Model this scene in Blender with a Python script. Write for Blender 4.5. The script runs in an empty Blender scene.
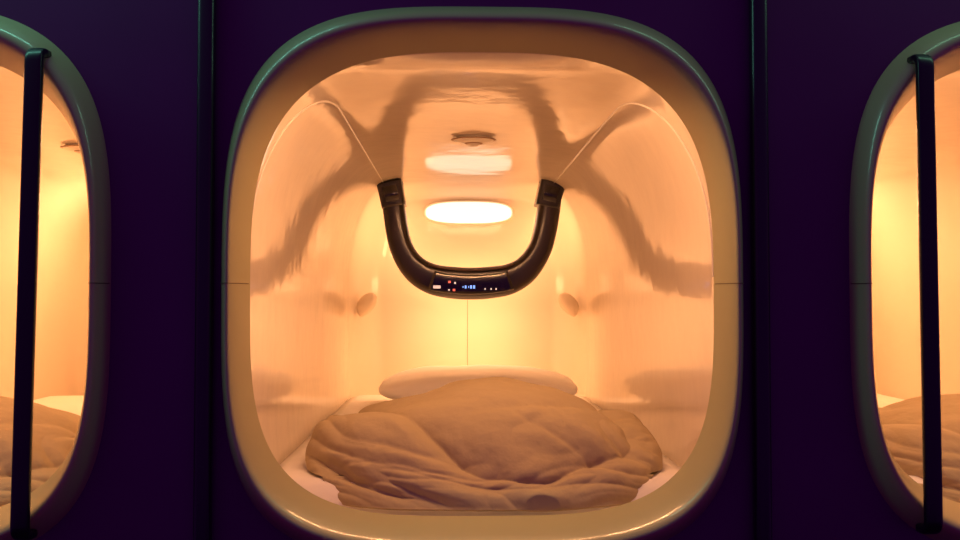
import bpy, bmesh, math, random
from mathutils import Vector, noise, Matrix
Z0=1.5; PITCH=1.262; D=2.34
S=bpy.context.scene
S.view_settings.view_transform='Standard'
S.view_settings.look='None'
S.view_settings.exposure=0
# ---------------------------------------------------------------- materials
def mat(name,base,rough=.5,coat=0,coat_r=.05,metal=0,emis=None,es=0,bump=None,spec=.5,var=None,cior=1.5,sss=0):
    m=bpy.data.materials.new(name); m.use_nodes=True; nt=m.node_tree
    b=nt.nodes['Principled BSDF']
    b.inputs['Base Color'].default_value=(*base,1)
    b.inputs['Roughness'].default_value=rough
    b.inputs['Coat Weight'].default_value=coat
    b.inputs['Coat Roughness'].default_value=coat_r
    b.inputs['Coat IOR'].default_value=cior
    b.inputs['Metallic'].default_value=metal
    b.inputs['Specular IOR Level'].default_value=spec
    if sss:
        b.inputs['Subsurface Weight'].default_value=sss
        b.inputs['Subsurface Radius'].default_value=(1,.5,.2); b.inputs['Subsurface Scale'].default_value=.04
    if emis:
        b.inputs['Emission Color'].default_value=(*emis,1); b.inputs['Emission Strength'].default_value=es
    tc=nt.nodes.new('ShaderNodeTexCoord')
    if var:
        n=nt.nodes.new('ShaderNodeTexNoise'); n.inputs['Scale'].default_value=var[0]; n.inputs['Detail'].default_value=3
        r=nt.nodes.new('ShaderNodeMix'); r.data_type='RGBA'
        r.inputs[6].default_value=(*base,1); r.inputs[7].default_value=(*[c*var[1] for c in base],1)
        nt.links.new(tc.outputs['Object'],n.inputs['Vector']); nt.links.new(n.outputs['Fac'],r.inputs[0])
        nt.links.new(r.outputs[2],b.inputs['Base Color'])
    if bump:
        prev=None
        for sc,st,dist in bump:
            n=nt.nodes.new('ShaderNodeTexNoise'); n.inputs['Scale'].default_value=sc; n.inputs['Detail'].default_value=2
            bp=nt.nodes.new('ShaderNodeBump'); bp.inputs['Strength'].default_value=st; bp.inputs['Distance'].default_value=dist
            nt.links.new(tc.outputs['Object'],n.inputs['Vector']); nt.links.new(n.outputs['Fac'],bp.inputs['Height'])
            if prev: nt.links.new(prev.outputs['Normal'],bp.inputs['Normal'])
            prev=bp
        nt.links.new(prev.outputs['Normal'],b.inputs['Normal'])
        if coat: nt.links.new(prev.outputs['Normal'],b.inputs['Coat Normal'])
    return m
M_shell=mat('satin_cream_shell',(.88,.77,.62),.55,1,.09,bump=[(4,.4,.006),(12,.4,.0025)],cior=1.46,var=(2,.97))
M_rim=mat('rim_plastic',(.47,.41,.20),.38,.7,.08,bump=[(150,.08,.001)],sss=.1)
M_face=mat('dark_purple_panel',(.14,.002,.135),.5,.1,.3,var=(4,.7))
M_pillar=mat('black_gloss_strip',(.008,.002,.014),.35,.4,.2,var=(5,.7))
M_black=mat('black_lacquer',(.006,.003,.012),.35,.2,.15,var=(12,.6))
M_console=mat('dark_brown_gloss',(.010,.004,.003),.3,.6,.12,var=(10,.7))
M_cap=mat('dark_cap',(.010,.005,.004),.35,.5,.1,var=(20,.7))
M_disp=mat('display_glass',(.008,.006,.008),.15,.6,.05,var=(20,.8))
M_edge=mat('console_edge',(.10,.045,.025),.4,.3,.15,var=(20,.8))
M_lamp=mat('lamp_lens',(1,.9,.7),.4,emis=(1,.94,.80),es=1.08,var=(6,.95))
M_lampr=mat('lamp_rim',(.9,.8,.62),.4,.5,.1,var=(8,.9))
M_seam=mat('seam_bead',(.97,.92,.80),.35,.5,.1,var=(8,.9))
M_dseam=mat('seam_dark',(.20,.13,.06),.5,var=(30,.7))
M_bseam=mat('seam_soft',(.50,.36,.2),.5,var=(30,.8))
M_vent=mat('vent_cream',(.98,.92,.78),.45,.2,.1,var=(30,.95))
M_ventd=mat('vent_brown',(.48,.30,.16),.5,var=(30,.8))
M_sheet=mat('white_sheet',(.96,.93,.88),.9,bump=[(9,.5,.02),(300,.15,.001)],var=(6,.93))
M_pillow=mat('pillow_cotton',(.98,.97,.95),.9,bump=[(12,.4,.01),(300,.15,.001)],var=(8,.97))
M_duvet=mat('duvet_cotton',(.52,.42,.25),.95,bump=[(12,.5,.018),(40,.4,.006),(400,.2,.001)],var=(7,.86))
M_fitting=mat('fitting_cream',(.84,.72,.55),.75,var=(20,.93))
M_blue=mat('led_blue',(.1,.2,.8),.4,emis=(.25,.45,1),es=1.2,var=(20,.9))
M_white=mat('mark_white',(.9,.9,.9),.4,emis=(1,.8,.7),es=.5,var=(20,.9))
M_red=mat('led_red',(.9,.15,.1),.4,emis=(1,.2,.12),es=.7,var=(20,.9))
M_floor=mat('dark_carpet',(.02,.01,.04),.9,var=(30,.6),bump=[(200,.3,.003)])
# ---------------------------------------------------------------- helpers
def mesh_obj(name,verts,faces,m,smooth=True,parent=None):
    me=bpy.data.meshes.new(name); me.from_pydata([tuple(v) for v in verts],[],faces); me.update()
    bm=bmesh.new(); bm.from_mesh(me); bmesh.ops.recalc_face_normals(bm,faces=bm.faces); bm.to_mesh(me); bm.free()
    return fin(name,me,m,smooth,parent)
def fin(name,me,m,smooth=True,parent=None):
    me.materials.clear(); me.materials.append(m)
    for p in me.polygons: p.use_smooth=smooth
    xs=[v.co.x for v in me.vertices]; ys=[v.co.y for v in me.vertices]; zs=[v.co.z for v in me.vertices]
    c=Vector(((min(xs)+max(xs))/2,(min(ys)+max(ys))/2,min(zs)))
    me.transform(Matrix.Translation(-c))
    o=bpy.data.objects.new(name,me); S.collection.objects.link(o)
    o.location=c+Vector((0,0,Z0))
    if parent:
        o.parent=parent; o.location=o.location-parent.location
    return o
def empty(name,loc):
    e=bpy.data.objects.new(name,None); e.empty_display_size=.1; S.collection.objects.link(e); e.location=Vector(loc)+Vector((0,0,Z0)); return e
def tag(o,label,cat,group=None):
    o['label']=label; o['category']=cat
    if group:o['group']=group
def se(a,b,n,zc,t):
    c,s=math.cos(t),math.sin(t)
    if s<0 and n<4: n+=.65*min(1,(4-n))
    return (a*math.copysign(abs(c)**(2/n),c), zc+b*math.copysign(abs(s)**(2/n),s))
def tube(pts,r,name,m,parent=None,res=3):
    cu=bpy.data.curves.new(name,'CURVE'); cu.dimensions='3D'; cu.bevel_depth=r; cu.bevel_resolution=res; cu.use_fill_caps=True
    sp=cu.splines.new('POLY'); sp.points.add(len(pts)-1)
    for i,p in enumerate(pts): sp.points[i].co=(*p,1)
    ob=bpy.data.objects.new('tmp',cu); S.collection.objects.link(ob)
    dg=bpy.context.evaluated_depsgraph_get()
    me=bpy.data.meshes.new_from_object(ob.evaluated_get(dg)); bpy.data.objects.remove(ob)
    return fin(name,me,m,True,parent)
def box(name,lo,hi,m,bev=0,parent=None,smooth=False):
    bm=bmesh.new(); bmesh.ops.create_cube(bm,size=1)
    for v in bm.verts: v.co=Vector([(lo[i]+hi[i])/2+v.co[i]*(hi[i]-lo[i]) for i in range(3)])
    if bev: bmesh.ops.bevel(bm,geom=bm.edges[:],offset=bev,segments=3,affect='EDGES',profile=.5)
    me=bpy.data.meshes.new(name); bm.to_mesh(me); bm.free()
    return fin(name,me,m,smooth,parent)
# ---------------------------------------------------------------- capsule shell : polar cross sections
# mouth = soft squarish oval ; body = flat walls, flat ceiling, slanted upper side panels
MA,MZ=.475,.036
CZ=0.0
def r_mouth(ph):
    c,s=abs(math.cos(ph)),math.sin(ph)
    lo_,hi_=0,1.2
    for _ in range(30):
        m=(lo_+hi_)/2; x=m*c; z=m*s-MZ
        nn=3.0 if z>0 else 3.65
        if (x/MA)**nn+(abs(z)/MA)**nn<1: lo_=m
        else: hi_=m
    return lo_
PN=15
def r_body(ph,ds=0,dt=0):
    c,s=abs(math.cos(ph)),math.sin(ph)
    q=(c/(.503-ds))**PN
    q+=((s/(.500-dt))**PN) if s>0 else ((-s/.540)**PN)
    f=.842*c+.539*s
    if f>0: q+=(f/(.585-ds*.8-dt*.3))**PN
    g=.707*c-.707*s
    if g>0: q+=(g/(.690-ds*.6))**PN
    return q**(-1/PN)
YB=D-.24; RA,RB=.14,.055
_cm={}
def rad(ph,y):
    y=max(y,.04)
    if y<.20:
        k=(y-.04)/.16; k=1-(1-k)**2.6
        key=round(ph,6)
        if key not in _cm: _cm[key]=(r_mouth(ph),r_body(ph))
        m,b=_cm[key]; return m+(b-m)*k
    if y<=YB: return r_body(ph)
    q=min(1,(y-YB)/(D-YB)); s=(1-math.sqrt(max(0,1-q*q)))
    return r_body(ph,RA*s,RB*s)
def surf(ph,y,off=0):
    r=rad(ph,y)-off; return Vector((r*math.cos(ph),y,CZ+r*math.sin(ph)))
def ph_x(x,y):
    lo_,hi_=math.radians(20),math.pi/2
    for _ in range(40):
        m=(lo_+hi_)/2
        if surf(m,y).x>abs(x): lo_=m
        else: hi_=m
    return lo_ if x>0 else math.pi-lo_
def ph_z(z,y):
    lo_,hi_=-math.pi/2*.98,math.pi/2*.9
    for _ in range(40):
        m=(lo_+hi_)/2
        if surf(m,y).z<z: lo_=m
        else: hi_=m
    return lo_
NT=360
ys=[.04+.01*i for i in range(17)]+[.22,.25,.3,.35,.42,.5,.7,.9,1.1,1.3,1.5,1.7,1.9,YB]+[YB+(D-YB)*math.sin(math.pi/2*i/16) for i in range(1,17)]
V=[];F=[]
for y in ys:
    for i in range(NT): V.append(surf(2*math.pi*i/NT,y))
for k in (.8,.6,.4,.2):
    for i in range(NT):
        p=surf(2*math.pi*i/NT,D); V.append((p.x*k,D,p.z*k))
nr=len(ys)+4
for r in range(nr-1):
    for i in range(NT):
        j=(i+1)%NT; F.append((r*NT+i,r*NT+j,(r+1)*NT+j,(r+1)*NT+i))
F.append([ (nr-1)*NT+i for i in range(NT)])
pod=empty('capsule_pod',(0,0,-.6))
sh=mesh_obj('shell',V,F,M_shell,parent=pod)
sm=sh.modifiers.new('thick','SOLIDIFY'); sm.thickness=.008; sm.offset=1
sh['label']='glossy cream moulded inner shell'
# rim : rounded outer roll, funnel slope towards the opening
V=[];F=[];P=[];NP=34
WC=.45
for k in range(NP):
    w=k/(NP-1)
    if w<WC: yy=-.048*math.sin(w/WC*math.pi/2)
    else:
        q=(w-WC)/(1-WC); yy=-.048+.090*(q*q*(1.6-.6*q))
    a=.523+(.474-.523)*w; b=.556+(.474-.556)*w; n=3.4+(3.0-3.4)*w
    P.append((a,b,n,.036,yy))
NR=220
for (a,b,n,zc,yy) in P:
    for i in range(NR):
        x,z=se(a,b,n,zc,2*math.pi*i/NR); V.append((x,yy,z))
for r in range(NP-1):
    for i in range(NR):
        j=(i+1)%NR; F.append((r*NR+i,r*NR+j,(r+1)*NR+j,(r+1)*NR+i))
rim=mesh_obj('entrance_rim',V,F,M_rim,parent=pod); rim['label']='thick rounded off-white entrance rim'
for sx in (1,-1):
    pts=[]
    for (a,b,n,zc,yy) in P[1:-1]: pts.append((sx*(a+.0003),yy-.0005,.033))
    for y in (.06,.09,.13):
        q=surf(ph_z(.033,y),y,.001); pts.append((sx*q.x,y,.033))
    tube(pts,.001,'rim_seam',M_dseam,pod,res=1)
def cat3(pts,K=6):
    out=[]
    for i in range(len(pts)-1):
        p0=pts[max(0,i-1)];p1=pts[i];p2=pts[i+1];p3=pts[min(len(pts)-1,i+2)]
        for k in range(K):
            t=k/K
            out.append(.5*((2*p1)+(-p0+p2)*t+(2*p0-5*p1+4*p2-p3)*t*t+(-p0+3*p1-3*p2+p3)*t**3))
    out.append(pts[-1]); return out
def arc_path(sx):
    ctrl=[(.350,2.06),(.350,1.5),(.350,1.0),(.350,.65),(.350,.50),(.354,.42),(.366,.36),(.385,.32),(.405,.285),(.425,.255),(.44,.235)]
    pts=[surf(ph_x(x,y),y,.001) for x,y in ctrl]
    zs0=pts[-1].z
    for k in range(1,15):
        q=k/14; z=zs0*(1-q)+.05*q; y=.235-.10*math.sin(q*math.pi/2)
        pts.append(surf(ph_z(z,y),y,.001))
    return [Vector((sx*p.x,p.y,p.z)) for p in cat3(pts)]
for sx in (1,-1): tube(arc_path(sx),.0026,'panel_bead',M_seam,pod,res=2)
tube([(0,D-.001,-.42),(0,D-.001,.0)],.0012,'back_seam',M_bseam,pod,res=1)
tag(pod,'cream capsule hotel sleeping pod with rounded glowing entrance','sleeping pod','row of capsule pods')
# ---------------------------------------------------------------- lamp
def disc_loft(name,layers,m,cx,cz,parent=None,close_last=True):
    V=[];F=[];n=64
    for hw,hh,y in layers:
        for i in range(n):
            t=2*math.pi*i/n; c,s=math.cos(t),math.sin(t); e=2/2.7
            V.append((cx+hw*math.copysign(abs(c)**e,c),y,cz+hh*math.copysign(abs(s)**e,s)))
    for r in range(len(layers)-1):
        for i in range(n):
            j=(i+1)%n; F.append((r*n+i,r*n+j,(r+1)*n+j,(r+1)*n+i))
    if close_last: F.append([(len(layers)-1)*n+i for i in range(n)])
    return mesh_obj(name,V,F,m,parent=parent)
LZ=.388
lamp=empty('wall_lamp',(0,D,LZ-.06))
disc_loft('lamp_shade',[(.190,.046,D-.004),(.188,.044,D-.018),(.175,.037,D-.026),(.13,.022,D-.030)],M_lamp,.005,LZ,lamp)
disc_loft('lamp_rim',[(.204,.056,D),(.202,.055,D-.008),(.197,.051,D-.011),(.192,.047,D-.008),(.191,.046,D-.003)],M_lampr,.005,LZ,lamp,False)
tag(lamp,'glowing oval warm wall lamp at the head end','lamp','pod wall lamps')
# ---------------------------------------------------------------- vent
VY=1.02
zc_=surf(math.pi/2,VY).z
vent=empty('ceiling_vent',(0,VY,zc_-.028))
def lathe(name,prof,m,cx,cy,cz,parent,n=48,cap=True,ey=.8):
    V=[];F=[]
    for r,z in prof:
        for i in range(n):
            t=2*math.pi*i/n; V.append((cx+r*math.cos(t),cy+ey*r*math.sin(t),cz+z))
    for k in range(len(prof)-1):
        for i in range(n):
            j=(i+1)%n; F.append((k*n+i,k*n+j,(k+1)*n+j,(k+1)*n+i))
    if cap: F.append([(len(prof)-1)*n+i for i in range(n)])
    return mesh_obj(name,V,F,m,parent=parent)
lathe('vent_collar',[(.052,0),(.054,-.0015),(.060,-.004),(.066,-.006)],M_vent,0,VY,zc_,vent)
lathe('vent_edge',[(.064,-.0055),(.070,-.0070),(.070,-.0080),(.064,-.0095)],M_ventd,0,VY,zc_,vent)
lathe('vent_louvre',[(.066,-.0085),(.050,-.013),(.032,-.018),(.028,-.018)],M_vent,0,VY,zc_,vent)
lathe('vent_slot',[(.028,-.017),(.027,-.0195),(.021,-.0205)],M_ventd,0,VY,zc_,vent)
lathe('vent_cone',[(.021,-.020),(.018,-.023),(.010,-.027),(.004,-.028)],M_vent,0,VY,zc_,vent)
tag(vent,'small pointed oval cream ceiling vent with thin brown outline','vent','pod ceiling vents')
# ---------------------------------------------------------------- console
YC=2.05; SC=960/(1.92+YC-.06)
def PX(px): return (px-454)/SC-.06
def PZ(py): return (300-py)/SC
cons=empty('control_console',(0,YC,-.01))
cpp=[(391,181),(392,197),(394,213),(396.5,230),(400.5,246),(408,260.5),(419,272),(434,279.5),(452,282.5),(471,283.5),(490,282.5),(508,279.5),(523,272),(534,260.5),(542,246),(546.5,230),(549.5,213),(551.5,197),(553,183)]
cp=[(PX(a),PZ(b)) for a,b in cpp]
def cat(pts,k=6):
    pts=[Vector(p) for p in pts]; out=[]
    for i in range(len(pts)-1):
        p0=pts[max(0,i-1)];p1=pts[i];p2=pts[i+1];p3=pts[min(len(pts)-1,i+2)]
        for q in range(k):
            t=q/k; out.append(.5*((2*p1)+(-p0+p2)*t+(2*p0-5*p1+4*p2-p3)*t*t+(-p0+3*p1-3*p2+p3)*t**3))
    out.append(pts[-1]); return out
def usweep(name,path,wf,y0,y1,rad_,m,parent):
    V=[];F=[];L=len(path)
    for i,p in enumerate(path):
        t=(path[min(L-1,i+1)]-path[max(0,i-1)]).normalized(); nn=Vector((-t.y,t.x))
        u=i/(L-1); w=wf(u)/2; pts=[]
        r=min(rad_,w*.95)
        for cx,cy,a0 in ((w-r,(y1-y0)/2-r,0),(-(w-r),(y1-y0)/2-r,90),(-(w-r),-((y1-y0)/2-r),180),(w-r,-((y1-y0)/2-r),270)):
            for k in range(5):
                an=math.radians(a0+22.5*k); pts.append((cx+r*math.cos(an),cy+r*math.sin(an)))
        for q,yy in pts: V.append((p.x+nn.x*q,(y0+y1)/2+yy,p.y+nn.y*q))
    n=20
    for k in range(L-1):
        for i in range(n):
            j=(i+1)%n; F.append((k*n+i,k*n+j,(k+1)*n+j,(k+1)*n+i))
    F.append(list(range(n))[::-1]); F.append([(L-1)*n+i for i in range(n)])
    return mesh_obj(name,V,F,m,parent=parent)
path=cat(cp)
wf=lambda u: .092+.040*math.exp(-(abs(u-.5)/.20)**3)
usweep('console_body',path,wf,YC-.06,YC+.06,.026,M_console,cons)
CX=PX(471)
mid=[p for p in path if abs(p.x-CX)<.175]
usweep('console_ledge',[p+Vector((0,.054)) for p in mid],lambda u:.008,YC-.066,YC-.048,.003,M_edge,cons)
def capat(p3):
    pa=cat([(PX(q),PZ(w)) for q,w in p3],4)
    usweep('end_cap',pa,lambda u:.098+.006*u,YC-.070,YC+.068,.014,M_cap,cons)
    m_=[pa[0].lerp(pa[-1],t) for t in (.2,.5,.8)]
    usweep('cap_plate',m_,lambda u:.060,YC-.076,YC-.068,.004,M_disp,cons)
capat([(393.5,206),(391,193),(388.5,181)])
capat([(548,206),(551,193),(554,181)])
dm=[p for p in path if abs(p.x-CX)<.165]
usweep('display_panel',[p+Vector((0,-.006)) for p in dm],lambda u:.080,YC-.070,YC-.055,.006,M_disp,cons)
yd=YC-.0705
def mark(name,x,z,w,h,m): return box(name,(x-w/2,yd-.003,z-h/2),(x+w/2,yd+.003,z+h/2),m,.0008,cons)
mark('label_mark',PX(437),PZ(287),.030,.012,M_white)
for a_,b_ in ((449.5,282),(454,290)): mark('button',PX(a_),PZ(b_),.010,.009,M_red)
mark('button',PX(455),PZ(283),.007,.008,M_white)
mark('button',PX(449),PZ(290),.007,.006,M_white)
x=PX(463)
for w,h in ((.004,.006),(.007,.012),(.003,.008),(.008,.013),(.008,.013)):
    mark('clock_segment',x,PZ(287),w,h,M_blue); x+=w/2+.0085
for q in (485,491,496): mark('button',PX(q),PZ(289),.005,.007,M_white)
tag(cons,'dark brown glossy U-shaped console with lit display','control console')
# ---------------------------------------------------------------- corner fittings
def fitting(sx):
    V=[];F=[];n=32;mr=14
    for r in range(mr):
        ph=math.pi*r/(mr-1)
        for i in range(n):
            t=2*math.pi*i/n; z=math.cos(ph); rr=math.sin(ph)*(1-.35*(-z if z<0 else 0))
            V.append((sx*.436+rr*math.cos(t)*.042+sx*(-.02*z), 2.21+rr*math.sin(t)*.03, -.02+z*.052))
    for r in range(mr-1):
        for i in range(n):
            j=(i+1)%n; F.append((r*n+i,r*n+j,(r+1)*n+j,(r+1)*n+i))
    o=mesh_obj('wall_fitting',V,F,M_fitting)  # plain rounded lobe, function unknown
    tag(o,'small rounded cream fitting in the rear corner','speaker','rear corner fittings'); return o
fits=[fitting(1),fitting(-1)]
# ---------------------------------------------------------------- mattress
ZM=-.395
def matt():
    V=[];F=[]
    yl=[.15,.152,.16,.175,.2,.23]+[.28+i*.07 for i in range(25)]+[2.02,2.06,2.10,2.12,2.13]
    NA,NB=24,24
    n=2*NA+NB
    for y in yl:
        inset=.008
        if y<.2: inset+=.02*(1-(y-.15)/.05)**2
        end=0
        if y<.2: end=.045*(1-(y-.15)/.05)**2
        if y>2.06: end=.03*((y-2.06)/.07)**2
        zt=ZM-end
        ph=ph_z(zt-.012,y)
        row=[]
        for i in range(NA):
            a=ph+(-math.pi/2-ph)*i/(NA-1)
            p=surf(a,y,inset); row.append((p.x,p.z))
        pts=row+[(-x,z) for x,z in row[::-1]]
        for x,z in pts: V.append((x,y,min(z,zt)))
        xr=row[0][0]
        for i in range(1,NB+1):
            q=i/(NB+1); x=-xr+2*xr*q; e=min(q,1-q)
            V.append((x,y,zt+.004*min(1,e*12)**.5+.004*noise.noise(Vector((x*6,y*4,0)))))
    for r in range(len(yl)-1):
        for i in range(n):
            j=(i+1)%n; F.append((r*n+i,r*n+j,(r+1)*n+j,(r+1)*n+i))
    F.append(list(range(n))); F.append([(len(yl)-1)*n+i for i in range(n)])
    o=mesh_obj('mattress',V,F,M_sheet); tag(o,'white sheeted mattress filling the pod floor','mattress','pod mattresses'); return o
mt=matt()
# ---------------------------------------------------------------- pillow
def pillow():
    V=[];F=[];nu=72;nv=36
    for r in range(nv+1):
        ph=math.pi*r/nv-math.pi/2
        for i in range(nu):
            t=2*math.pi*i/nu
            x,y=se(1,1,5.0,0,t)
            k=math.cos(ph)**.5 if abs(math.cos(ph))>1e-6 else 0
            z=math.sin(ph); X=x*k*.368; Y=y*k*.20
            hz=.068*math.copysign(abs(z)**.75,z)*(1-.50*abs(X/.368)**2.4)
            p=Vector((X,Y,hz))
            p.z+=.012*noise.noise(Vector((X*7,Y*9,3)))*k
            p.z+=max(0,p.y+.14)*.06
            V.append((p.x+.030,p.y+1.72,max(p.z+ZM+.062,ZM+.013)))
    for r in range(nv):
        for i in range(nu):
            j=(i+1)%nu; F.append((r*nu+i,r*nu+j,(r+1)*nu+j,(r+1)*nu+i))
    o=mesh_obj('pillow',V,F,M_pillow); tag(o,'wide white pillow lying at the head end','pillow'); return o
pl=pillow()
# ---------------------------------------------------------------- duvet
def duvet(seed,cx=.012,hw=.425,H=.092,y0=.105,y1=.84,label='rumpled beige duvet heaped on the mattress'):
    V=[];F=[];nu=420;nv=380
    so=Vector((seed*7.3,seed*3.1,seed))
    N=noise.noise
    for r in range(nu+1):
        th=math.pi*r/nu
        U=-math.cos(th)
        kp=(1-abs(U)**3.0)**(1/2.6) if 0<r<nu else 0
        kz=(1-abs(U)**3.0)**(1/2.2) if 0<r<nu else 0
        for i in range(nv):
            t=2*math.pi*i/nv
            c_,s_=math.cos(t),math.sin(t); e=2/2.3
            cy=math.copysign(abs(c_)**e,c_); cz=math.copysign(abs(s_)**e,s_)
            X=cx+hw*U; yc=(y0+y1)/2-.02; Y=yc+cy*kp*(y1-y0)/2
            hh=H*(1-.06*U+.22*math.exp(-((U+.05)/.45)**2))
            drop=max(0,min(1,(.34-Y)/.20)); drop=drop*drop*(3-2*drop)
            base=ZM-.062*drop
            Z=base+.022+ (cz*kz*(hh+.03) if cz>0 else cz*kz*.02)
            p=Vector((X,Y,Z)); nrm=Vector((U*.5,cy*.8,(cz if cz>0 else cz*.2)+.05)); nrm.normalize()
            s=(Z-ZM)*1.2+(Y-.1)*.6
            q=Vector((X*1.9,(s+.58*X*(1-.5*X))*3.8,0))+so
            w=Vector((N(q*.7+Vector((5,1,2))),N(q*.7+Vector((1,8,2))),0))*1.8
            f=min(1,abs(N(q+w))*2.2)
            q2=Vector((X*4.0,(s+.4*X)*8,4))+so
            w2=Vector((N(q2*.5),N(q2*.5+Vector((3,3,3))),0))*2.1
            f2=min(1,abs(N(q2+w2))*1.9)
            q3=Vector((X*9,(s-.2*X)*15,4))+so+w2*1.5
            f3=min(1,abs(N(q3))*1.9)
            big=N(Vector((X*3.2,Y*2.6,Z*4))+so)
            foot=max(0,min(1,(cz*kz+.02)/.35))
            d=(.032*big+.042*(f**.75-.45))*(.25+.75*foot)+(.016*(f2**.85-.5)+.005*(f3-.5))*(.35+.65*foot)
            p+=nrm*d*min(1,kz*1.6)
            lo=ZM+.010 if p.y>.2 else ZM+.010-.058*min(1,(.2-p.y)/.05)
            p.z=max(p.z,lo)
            lim=.455; p.x=max(-lim,min(lim,p.x)); p.y=max(p.y,.085)
            V.append(p)
    for r in range(nu):
        for i in range(nv):
            j=(i+1)%nv; F.append((r*nv+i,r*nv+j,(r+1)*nv+j,(r+1)*nv+i))
    o=mesh_obj('duvet',V,F,M_duvet); tag(o,label,'duvet','pod duvets'); return o
dv=duvet(5.0)
# ---------------------------------------------------------------- pod lights
WARM=(1,.465,.20)
def area(name,loc,rot,size,col,e):
    l=bpy.data.lights.new(name,'AREA'); l.shape='RECTANGLE'; l.size=size[0]; l.size_y=size[1]; l.color=col; l.energy=e
    o=bpy.data.objects.new(name,l); S.collection.objects.link(o); o.location=loc; o.rotation_euler=rot; return o
a1=math.radians(90)
area('console_backlight',(CX,YC+.066,Z0+.07),(math.radians(90),0,0),(.44,.07),WARM,1.4)
area('console_backlight',(PX(392),YC+.066,Z0+.33),(a1,0,0),(.06,.26),WARM,1.0)
area('console_backlight',(PX(550),YC+.066,Z0+.33),(a1,0,0),(.06,.26),WARM,1.0)
area('pillow_fill',(CX,YC-.01,Z0-.006),(0,0,0),(.34,.05),WARM,3.6)  # unseen fill light added below the console to brighten pillow and bed
for k in (-1,0,1):
    X=k*PITCH
    area('entrance_fill',(X,.12,Z0+.492),(math.radians(14),0,0),(.5,.012),WARM,5.6)  # fill light added inside each mouth to brighten duvet front and rim
    if k: area('lamp_glow',(X,D-.034,Z0+LZ),(-a1,0,0),(.30,.06),WARM,10.5)
# ---------------------------------------------------------------- copies
def dup(o,dx):
    c=o.copy(); S.collection.objects.link(c); c.location.x+=dx
    for ch in list(o.children):
        if ch.name.startswith('panel_bead'): continue
        cc=ch.copy(); S.collection.objects.link(cc); cc.parent=c
    return c
for dx in (-PITCH,PITCH):
    for o in [pod,lamp,mt]: dup(o,dx)
    if dx<0:
        v=dup(vent,dx); v.location.y+=.19
    d=dup(dv,dx); d.scale.z=.82; d['label']='beige duvet spread over the neighbouring bed'
# ---------------------------------------------------------------- facade
def facade():
    cu=bpy.data.curves.new('f','CURVE'); cu.dimensions='2D'; cu.fill_mode='BOTH'
    def spl(pts):
        sp=cu.splines.new('POLY'); sp.points.add(len(pts)-1)
        for i,p in enumerate(pts): sp.points[i].co=(p[0],p[1],0,1)
        sp.use_cyclic_u=True
    spl([(-2.6,-1.5),(2.6,-1.5),(2.6,1.2),(-2.6,1.2)])
    for k in (-1,0,1): spl([(k*PITCH+x,z) for x,z in [se(.514,.543,3.35,.036,2*math.pi*i/120) for i in range(120)]])
    cu.extrude=.012
    ob=bpy.data.objects.new('tmp',cu); S.collection.objects.link(ob)
    dg=bpy.context.evaluated_depsgraph_get()
    me=bpy.data.meshes.new_from_object(ob.evaluated_get(dg)); bpy.data.objects.remove(ob)
    me.transform(Matrix(((1,0,0,0),(0,0,-1,0.012),(0,1,0,0),(0,0,0,1))))
    o=fin('wall_front',me,M_face,False); o['kind']='structure'; return o
facade()
k=1
for cx in (-.551,.553):
    o=box('trim_%d'%k,(cx-.017,-.03,-1.5),(cx+.017,-.001,1.2),M_pillar,.010,smooth=True); o['kind']='structure'; k+=1
o=box('floor',(-2.6,-3.2,-1.55),(2.6,.024,-1.5),M_floor); o['kind']='structure'
# ---------------------------------------------------------------- grab rails
def rail(x,lean):
    pts=[]; zt,zb=.480,-.450; y=-.068; r=.022
    pts.append((x,-.030,zt))
    for k in range(7):
        a=math.pi/2*k/6; pts.append((x,y+r-r*math.sin(a),zt-r+r*math.cos(a)))
    n=14
    for k in range(1,n): pts.append((x+lean*(k/n),y,zt-r+(zb-zt+2*r)*k/n))
    for k in range(7):
        a=math.pi/2*k/6; pts.append((x+lean,y+r-r*math.cos(a),zb+r-r*math.sin(a)))
    pts.append((x+lean,-.030,zb))
    V=[];F=[];L=len(pts);P_=[Vector(p) for p in pts];n=20
    for i,p in enumerate(P_):
        t=(P_[min(L-1,i+1)]-P_[max(0,i-1)]).normalized(); sx=Vector((1,0,0)); sx=(sx-t*sx.dot(t)).normalized(); o_=t.cross(sx)
        for j in range(n):
            cx,cz=se(.017,.009,4,0,2*math.pi*j/n); V.append(p+sx*cx+o_*cz)
    for k in range(L-1):
        for i in range(n):
            j=(i+1)%n; F.append((k*n+i,k*n+j,(k+1)*n+j,(k+1)*n+i))
    F.append(list(range(n))[::-1]); F.append([(L-1)*n+i for i in range(n)])
    o=mesh_obj('grab_rail',V,F,M_black); tag(o,'tall black grab rail across the pod entrance','rail','entrance grab rails')
rail(-.866,-.014); rail(.866,.004)
# ---------------------------------------------------------------- corridor lighting (narrow strips high on the wall, washing the rims)
area('corridor_light',(-1.3,-.26,2.9),(math.radians(4),math.radians(-28),0),(1.4,.1),(.22,.80,.58),7)
area('corridor_light',(1.3,-.26,2.9),(math.radians(4),math.radians(28),0),(1.4,.1),(.30,.80,.45),3.5)
W=bpy.data.worlds.new('W'); S.world=W; W.use_nodes=True
W.node_tree.nodes['Background'].inputs[0].default_value=(.27,.02,.48,1); W.node_tree.nodes['Background'].inputs[1].default_value=.25
# ---------------------------------------------------------------- camera
cd=bpy.data.cameras.new('Camera'); cam=bpy.data.objects.new('Camera',cd); S.collection.objects.link(cam)
cd.lens=36; cd.sensor_width=36; cam.location=(-.06,-1.92,Z0)
cam.rotation_euler=Vector((26/960,1,30/960)).to_track_quat('-Z','Y').to_euler()
S.camera=cam
